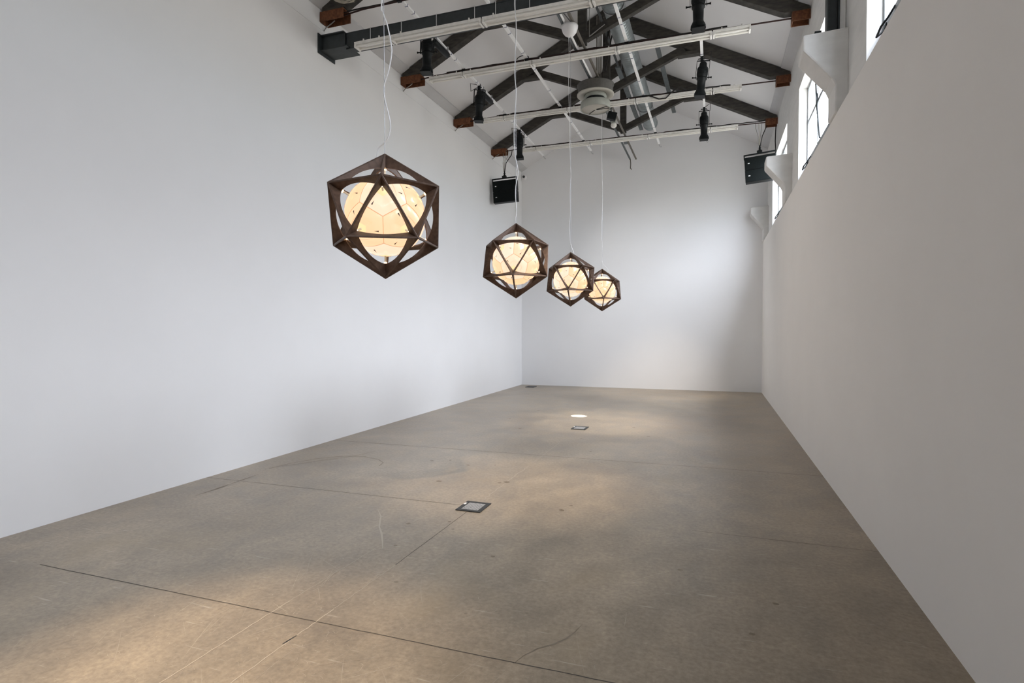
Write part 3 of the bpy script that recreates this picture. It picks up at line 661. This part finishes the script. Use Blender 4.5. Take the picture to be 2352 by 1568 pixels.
# ------------------------------------------------------------------ pendant lamps
LR = .392; LZ = 2.305; HUB = .235
def ico_verts(rot):
    v = [Vector((0, 0, LR)), Vector((0, 0, -LR))]
    rr = LR * 2 / math.sqrt(5); zz = LR / math.sqrt(5)
    for k in range(5): a = math.radians(rot + 72 * k); v.append(Vector((rr * math.cos(a), rr * math.sin(a), zz)))
    for k in range(5): a = math.radians(rot + 36 + 72 * k); v.append(Vector((rr * math.cos(a), rr * math.sin(a), -zz)))
    F = []
    for k in range(5):
        u0, u1 = 2 + k, 2 + (k + 1) % 5; l0, l1 = 7 + k, 7 + (k + 1) % 5
        F += [(0, u0, u1), (1, l1, l0), (u0, l0, u1), (l0, l1, u1)]
    return v, F
def pendant(y, rot, lab, cord):
    c0 = Vector((XC, y, LZ))
    t = thing('pendant_lamp', lab, 'pendant lamp', tuple(c0), 'glowing icosahedron pendant lamps')
    V, F = ico_verts(rot)
    # open frame: thirty fins, one per edge, straight outside and curved inside, all standing on edge towards the centre
    c = MB(); NP = 14; th = .0036; done = set()
    for f in F:
        for i, j in ((f[0], f[1]), (f[1], f[2]), (f[2], f[0])):
            key = (min(i, j), max(i, j))
            if key in done: continue
            done.add(key); A, B = V[key[0]], V[key[1]]
            n = A.cross(B).normalized()
            ka, kb = A * (1 - HUB), B * (1 - HUB); mid = (A + B) / 2; M_ = mid * (1 - .086 * LR / mid.length); C = M_ * 2 - (ka + kb) / 2
            ro, ri = [], []
            for q in range(NP + 1):
                w = q / NP; ro.append(A.lerp(B, w)); ri.append(ka * (1 - w) ** 2 + C * 2 * w * (1 - w) + kb * w * w)
            vv = [p + n * th + c0 for p in ro] + [p + n * .0062 + c0 for p in ri] + [p - n * th + c0 for p in ro] + [p - n * .0062 + c0 for p in ri]
            m = NP + 1; fs = []
            for q in range(NP):
                fs += [(q, q + 1, m + q + 1, m + q), (2 * m + q + 1, 2 * m + q, 3 * m + q, 3 * m + q + 1), (m + q, m + q + 1, 3 * m + q + 1, 3 * m + q), (q + 1, q, 2 * m + q, 2 * m + q + 1)]
            c.add(vv, fs)
            # a narrow flange along the outer edge, folded over both neighbouring faces
            u_ = (A + B).normalized(); a3 = (B - A).normalized()
            vv = []
            for P_ in (A, B):
                vv += [P_ + n * .0065 - u_ * .004 + c0, P_ + u_ * .002 + c0, P_ - n * .0065 - u_ * .004 + c0]
            c.add(vv, [(0, 1, 4, 3), (1, 2, 5, 4), (2, 0, 3, 5)])
    c.build('frame', M_PLATE, t, recalc=False)
    # inner shade: twelve bulging pentagonal petals around the same axes
    RS = .238; fc = [sum((V[i] for i in f), Vector()) / 3 for f in F]
    rads = [.001, .22, .225, .47, .475, .66, .72, .82, .91, .955, .978, 1.0]
    for vi, vx_ in enumerate(V):
        ax = vx_.normalized()
        cor = [g.normalized() for f, g in zip(F, fc) if vi in f]
        u = (cor[0] - ax * cor[0].dot(ax)).normalized(); w_ = ax.cross(u)
        cor.sort(key=lambda q: math.atan2(q.dot(w_), q.dot(u)))
        c = MB(); NS = 6; verts = []; idx = []
        for rad in rads:
            row = []
            for i in range(5):
                for j in range(NS):
                    e_ = cor[i].lerp(cor[(i + 1) % 5], j / NS); fl_ = ax * cor[0].dot(ax)
                    flat = fl_.lerp(e_, rad)                      # on the flat pentagon
                    sph = flat.normalized()
                    p = sph * RS * (1.065 - .065 * rad ** 3.0)
                    if rad < .223: p = p * .985                   # sunken centre
                    elif rad < .472: p = p * .992                 # stepped panel
                    if rad > .99: p = p * .965
                    row.append(len(verts)); verts.append(p)
            idx.append(row)
        N5 = 5 * NS; fs = [tuple(idx[0])]; mi = [2]
        for r in range(len(rads) - 1):
            for i in range(N5):
                fs.append((idx[r][i], idx[r + 1][i], idx[r + 1][(i + 1) % N5], idx[r][(i + 1) % N5]))
                mi.append(2 if r == 0 else (1 if r in (1, 3, 10) else 0))
        o = len(c.v); c.v += [tuple(p + c0) for p in verts]
        for f_, m_ in zip(fs, mi): c.f.append([i + o for i in f_]); c.m.append(m_); c.sm.append(m_ == 0)
        # dark wedges standing in for the shadow inside small slots near the rim
        q = random.Random(vi * 7 + int(rot) % 5)
        for k in range(3):
            i = (vi + k * 2) % 5
            e_ = cor[i].lerp(cor[(i + 1) % 5], .3 + .2 * (k % 2)); d = ax.lerp(e_, .80).normalized() * RS * 1.036
            tan = (cor[(i + 1) % 5] - cor[i]).normalized(); out = (e_ - ax).normalized()
            p0 = d + out * .002; nn = d.normalized() * .0015
            tri = [p0 + tan * .0040 + nn, p0 - tan * .0045 + nn, p0 - out * .028 + nn - d.normalized() * -.003]
            base = [p - nn * 5 for p in tri]
            c.add([p + c0 for p in tri + base], [(0, 1, 2), (5, 4, 3), (0, 3, 4, 1), (1, 4, 5, 2), (2, 5, 3, 0)], 3)
        c.build('shade_petal', [M_SHADE, M_SEAM, M_INSET, M_SLOT_SHADOW], t)
        c = MB(); c.tube([c0 + ax * (RS * 1.045), c0 + ax * (LR * .93)], .006, 8); rod = c.build('mounting_rod', M_ROD, t)
        c = MB(); c.lathe([(.0062, -.004), (.0095, -.003), (.0095, .003), (.0062, .004)], c0 + ax * (LR * (1 - HUB) - .008), 12, 0, ax.to_track_quat('Z', 'Y').to_matrix().to_4x4()); c.build('led_ring', M_LED, rod)
    top = LZ + LR
    c = MB(); c.tube([(XC, y, top - .01), (XC - .005, y, 5.86)], .0022, 6); c.build('steel_wire', M_WIRE, t)
    c = MB()
    # white power cord, wavy, entering the frame just beside the apex
    pts = cord
    sm = []
    for i in range(len(pts) - 1):
        p0 = Vector(pts[max(i - 1, 0)]); p1 = Vector(pts[i]); p2 = Vector(pts[i + 1]); p3 = Vector(pts[min(i + 2, len(pts) - 1)])
        for j in range(6):
            s = j / 6
            sm.append(.5 * ((2 * p1) + (p2 - p0) * s + (2 * p0 - 5 * p1 + 4 * p2 - p3) * s * s + (3 * p1 - p0 - 3 * p2 + p3) * s ** 3))
    sm.append(Vector(pts[-1]))
    c.tube(sm, .0042 if y < 7 else .0030, 8); c.build('power_cord', M_WHITECAB, t)
    c = MB(); c.lathe([(.001, 5.775), (.035, 5.780), (.07, 5.80), (.10, 5.84), (.118, 5.895), (.120, 5.925), (.001, 5.925)], (XC - .02, y, 0), 32)
    c.build('canopy', M_OPAL, t)
CORD1 = [(-1.97, 3.15, 5.78), (-1.92, 3.15, 5.248), (-1.98, 3.15, 4.717), (-1.92, 3.15, 4.185), (-1.975, 3.15, 3.654), (-1.966, 3.15, 3.572), (-1.935, 3.15, 3.486), (-1.911, 3.15, 3.374), (-1.908, 3.15, 3.307), (-1.928, 3.15, 3.215), (-1.957, 3.15, 3.139), (-1.966, 3.15, 3.099), (-1.957, 3.15, 3.031), (-1.933, 3.15, 2.946), (-1.918, 3.15, 2.863), (-1.934, 3.15, 2.798), (-1.965, 3.15, 2.766), (-2.004, 3.15, 2.737), (-2.017, 3.15, 2.697), (-2.027, 3.15, 2.652)]
CORD2 = [(-1.97, 5.68, 5.78), (-1.92, 5.68, 5.586), (-1.98, 5.68, 5.392), (-1.92, 5.68, 5.197), (-1.974, 5.68, 5.003), (-1.955, 5.68, 4.732), (-1.965, 5.68, 4.488), (-1.974, 5.68, 4.243), (-1.96, 5.68, 4.084), (-1.965, 5.68, 3.905), (-1.98, 5.68, 3.75), (-1.98, 5.68, 3.524), (-1.966, 5.68, 3.387), (-1.942, 5.68, 3.272), (-1.937, 5.68, 3.204), (-1.961, 5.68, 3.093), (-1.966, 5.68, 2.981), (-1.956, 5.68, 2.844), (-1.966, 5.68, 2.731), (-1.971, 5.68, 2.677)]
CORD3 = [(-1.995, 8.1, 5.792), (-1.988, 8.1, 5.557), (-1.994, 8.1, 5.124), (-1.981, 8.1, 4.626), (-1.98, 8.1, 4.253), (-1.96, 8.1, 3.815), (-1.973, 8.1, 3.567), (-1.966, 8.1, 3.254), (-1.985, 8.1, 3.067), (-1.972, 8.1, 2.91), (-1.959, 8.1, 2.803), (-1.926, 8.1, 2.72), (-1.913, 8.1, 2.663)]
CORD4 = [(-1.977, 10.57, 5.793), (-1.976, 10.57, 5.236), (-1.974, 10.57, 4.598), (-1.957, 10.57, 4.117), (-1.964, 10.57, 3.718), (-1.979, 10.57, 3.398), (-1.962, 10.57, 3.156), (-1.961, 10.57, 2.835), (-1.912, 10.57, 2.753), (-1.856, 10.57, 2.686), (-1.864, 10.57, 2.622), (-1.912, 10.57, 2.584)]
pendant(3.15, -61.5, 'largest glowing icosahedron pendant in front of the left wall, nearest of the four', CORD1)
pendant(5.68, -113, 'second glowing icosahedron pendant, overlapping the back left corner', CORD2)
pendant(8.10, -119, 'third glowing icosahedron pendant, slightly overlapping the smallest one', CORD3)
pendant(10.57, -110, 'smallest and farthest glowing icosahedron pendant, before the back wall', CORD4)

# ------------------------------------------------------------------ light
W_ = bpy.data.worlds.new('overcast_sky'); S.world = W_; W_.use_nodes = True
nt = W_.node_tree; bg = nt.nodes['Background']
tc = nt.nodes.new('ShaderNodeTexCoord'); sp = nt.nodes.new('ShaderNodeSeparateXYZ'); r = nt.nodes.new('ShaderNodeValToRGB')
mr = nt.nodes.new('ShaderNodeMapRange'); mr.inputs[1].default_value = -1; mr.inputs[2].default_value = 1
nt.links.new(tc.outputs['Generated'], sp.inputs[0]); nt.links.new(sp.outputs['Z'], mr.inputs[0]); nt.links.new(mr.outputs[0], r.inputs[0])
e = r.color_ramp; e.elements[0].position = .49; e.elements[0].color = (.20, .19, .18, 1); e.elements[1].position = .51; e.elements[1].color = (.22, .23, .24, 1)
for p_, c_ in ((.62, (.38, .385, .42)), (.75, (.92, .93, 1.02)), (.88, (1.1, 1.11, 1.21))):
    x = e.elements.new(p_); x.color = (*c_, 1)
nt.links.new(r.outputs[0], bg.inputs['Color']); bg.inputs['Strength'].default_value = 44.5

def area(name, loc, rot, sx, sy, power, col, portal=False):
    l = bpy.data.lights.new(name, 'AREA'); l.shape = 'RECTANGLE'; l.size = sx; l.size_y = sy; l.energy = power; l.color = col
    if portal: l.cycles.is_portal = True
    o = bpy.data.objects.new(name, l); COL.objects.link(o); o.location = loc; o.rotation_euler = rot; return o
for a, b in WIN:
    area('window_portal', (XO + .02, (a + b) / 2, (WZ0 + WZ1) / 2), (0, PI / 2, 0), WZ1 - WZ0, b - a, 1, (1, 1, 1), True)
def spot(name, loc, target, power, ang, blend, col, size=.05):
    l = bpy.data.lights.new(name, 'SPOT'); l.energy = power; l.spot_size = math.radians(ang); l.spot_blend = blend; l.color = col; l.shadow_soft_size = size
    o = bpy.data.objects.new(name, l); COL.objects.link(o); o.location = loc
    o.rotation_euler = (Vector(target) - Vector(loc)).to_track_quat('-Z', 'Y').to_euler(); return o
WARM = (1.0, .76, .50)
# theatre spotlights throw soft warm pools on the floor; the wall fills are added
SP = 4.1
spot('pool_or_fill_spot', (-3.95, 1.3, 5.2), (-2.2, 2.0, 0), 300 * SP, 28, 1, WARM)
spot('pool_or_fill_spot', (-.21, 5.4, 5.2), (-1.9, 5.45, 0), 150 * SP, 34, 1, WARM)
spot('pool_or_fill_spot', (-.21, 9.68, 5.22), (-1.75, 9.7, 0), 190 * SP, 38, 1, (1, .86, .70))
spot('pool_or_fill_spot', (-.21, 11.95, 5.24), (-1.3, 14.4, 0), 130 * SP, 40, 1, (1, .88, .74))
spot('pool_or_fill_spot', (-4.08, 11.95, 5.24), (-.4, 15.35, 1.6), 170, 80, 1, (1, .98, .95))  # fill added to brighten the right part of the back wall
spot('pool_or_fill_spot', (-3.97, 9.55, 5.24), (1.1, 8.6, 1.7), 150, 95, 1, (1, .90, .80))  # added fill that lifts the right wall, not a working spotlight
spot('spotlight_pin', (-.21, 9.68, 5.22), (-2.31, 10.19, 0), 8000, 2.8, .05, (.82, .90, 1.0), .01)

# ------------------------------------------------------------------ camera
cam = bpy.data.cameras.new('camera'); co = bpy.data.objects.new('camera', cam); COL.objects.link(co)
cam.sensor_width = 36; cam.lens = 1312.8 * 36 / 2352; cam.clip_start = .05; cam.clip_end = 100
yaw, pit, rol = .33951, -.023344, -.00094
f_ = Vector((-math.sin(yaw) * math.cos(pit), math.cos(yaw) * math.cos(pit), math.sin(pit))); rt = Vector((math.cos(yaw), math.sin(yaw), 0)); up = rt.cross(f_)
r2 = rt * math.cos(rol) + up * math.sin(rol); u2 = up * math.cos(rol) - rt * math.sin(rol)
co.matrix_world = Matrix(((r2.x, u2.x, -f_.x, 0), (r2.y, u2.y, -f_.y, 0), (r2.z, u2.z, -f_.z, 1.6), (0, 0, 0, 1)))
S.camera = co
S.view_settings.view_transform = 'Standard'; S.view_settings.look = 'None'; S.view_settings.gamma = 1; S.view_settings.use_curve_mapping = False
S.view_settings.exposure = 0.0
try:
    S.cycles.max_bounces = 10; S.cycles.diffuse_bounces = 7; S.cycles.sample_clamp_indirect = 6
except Exception: pass
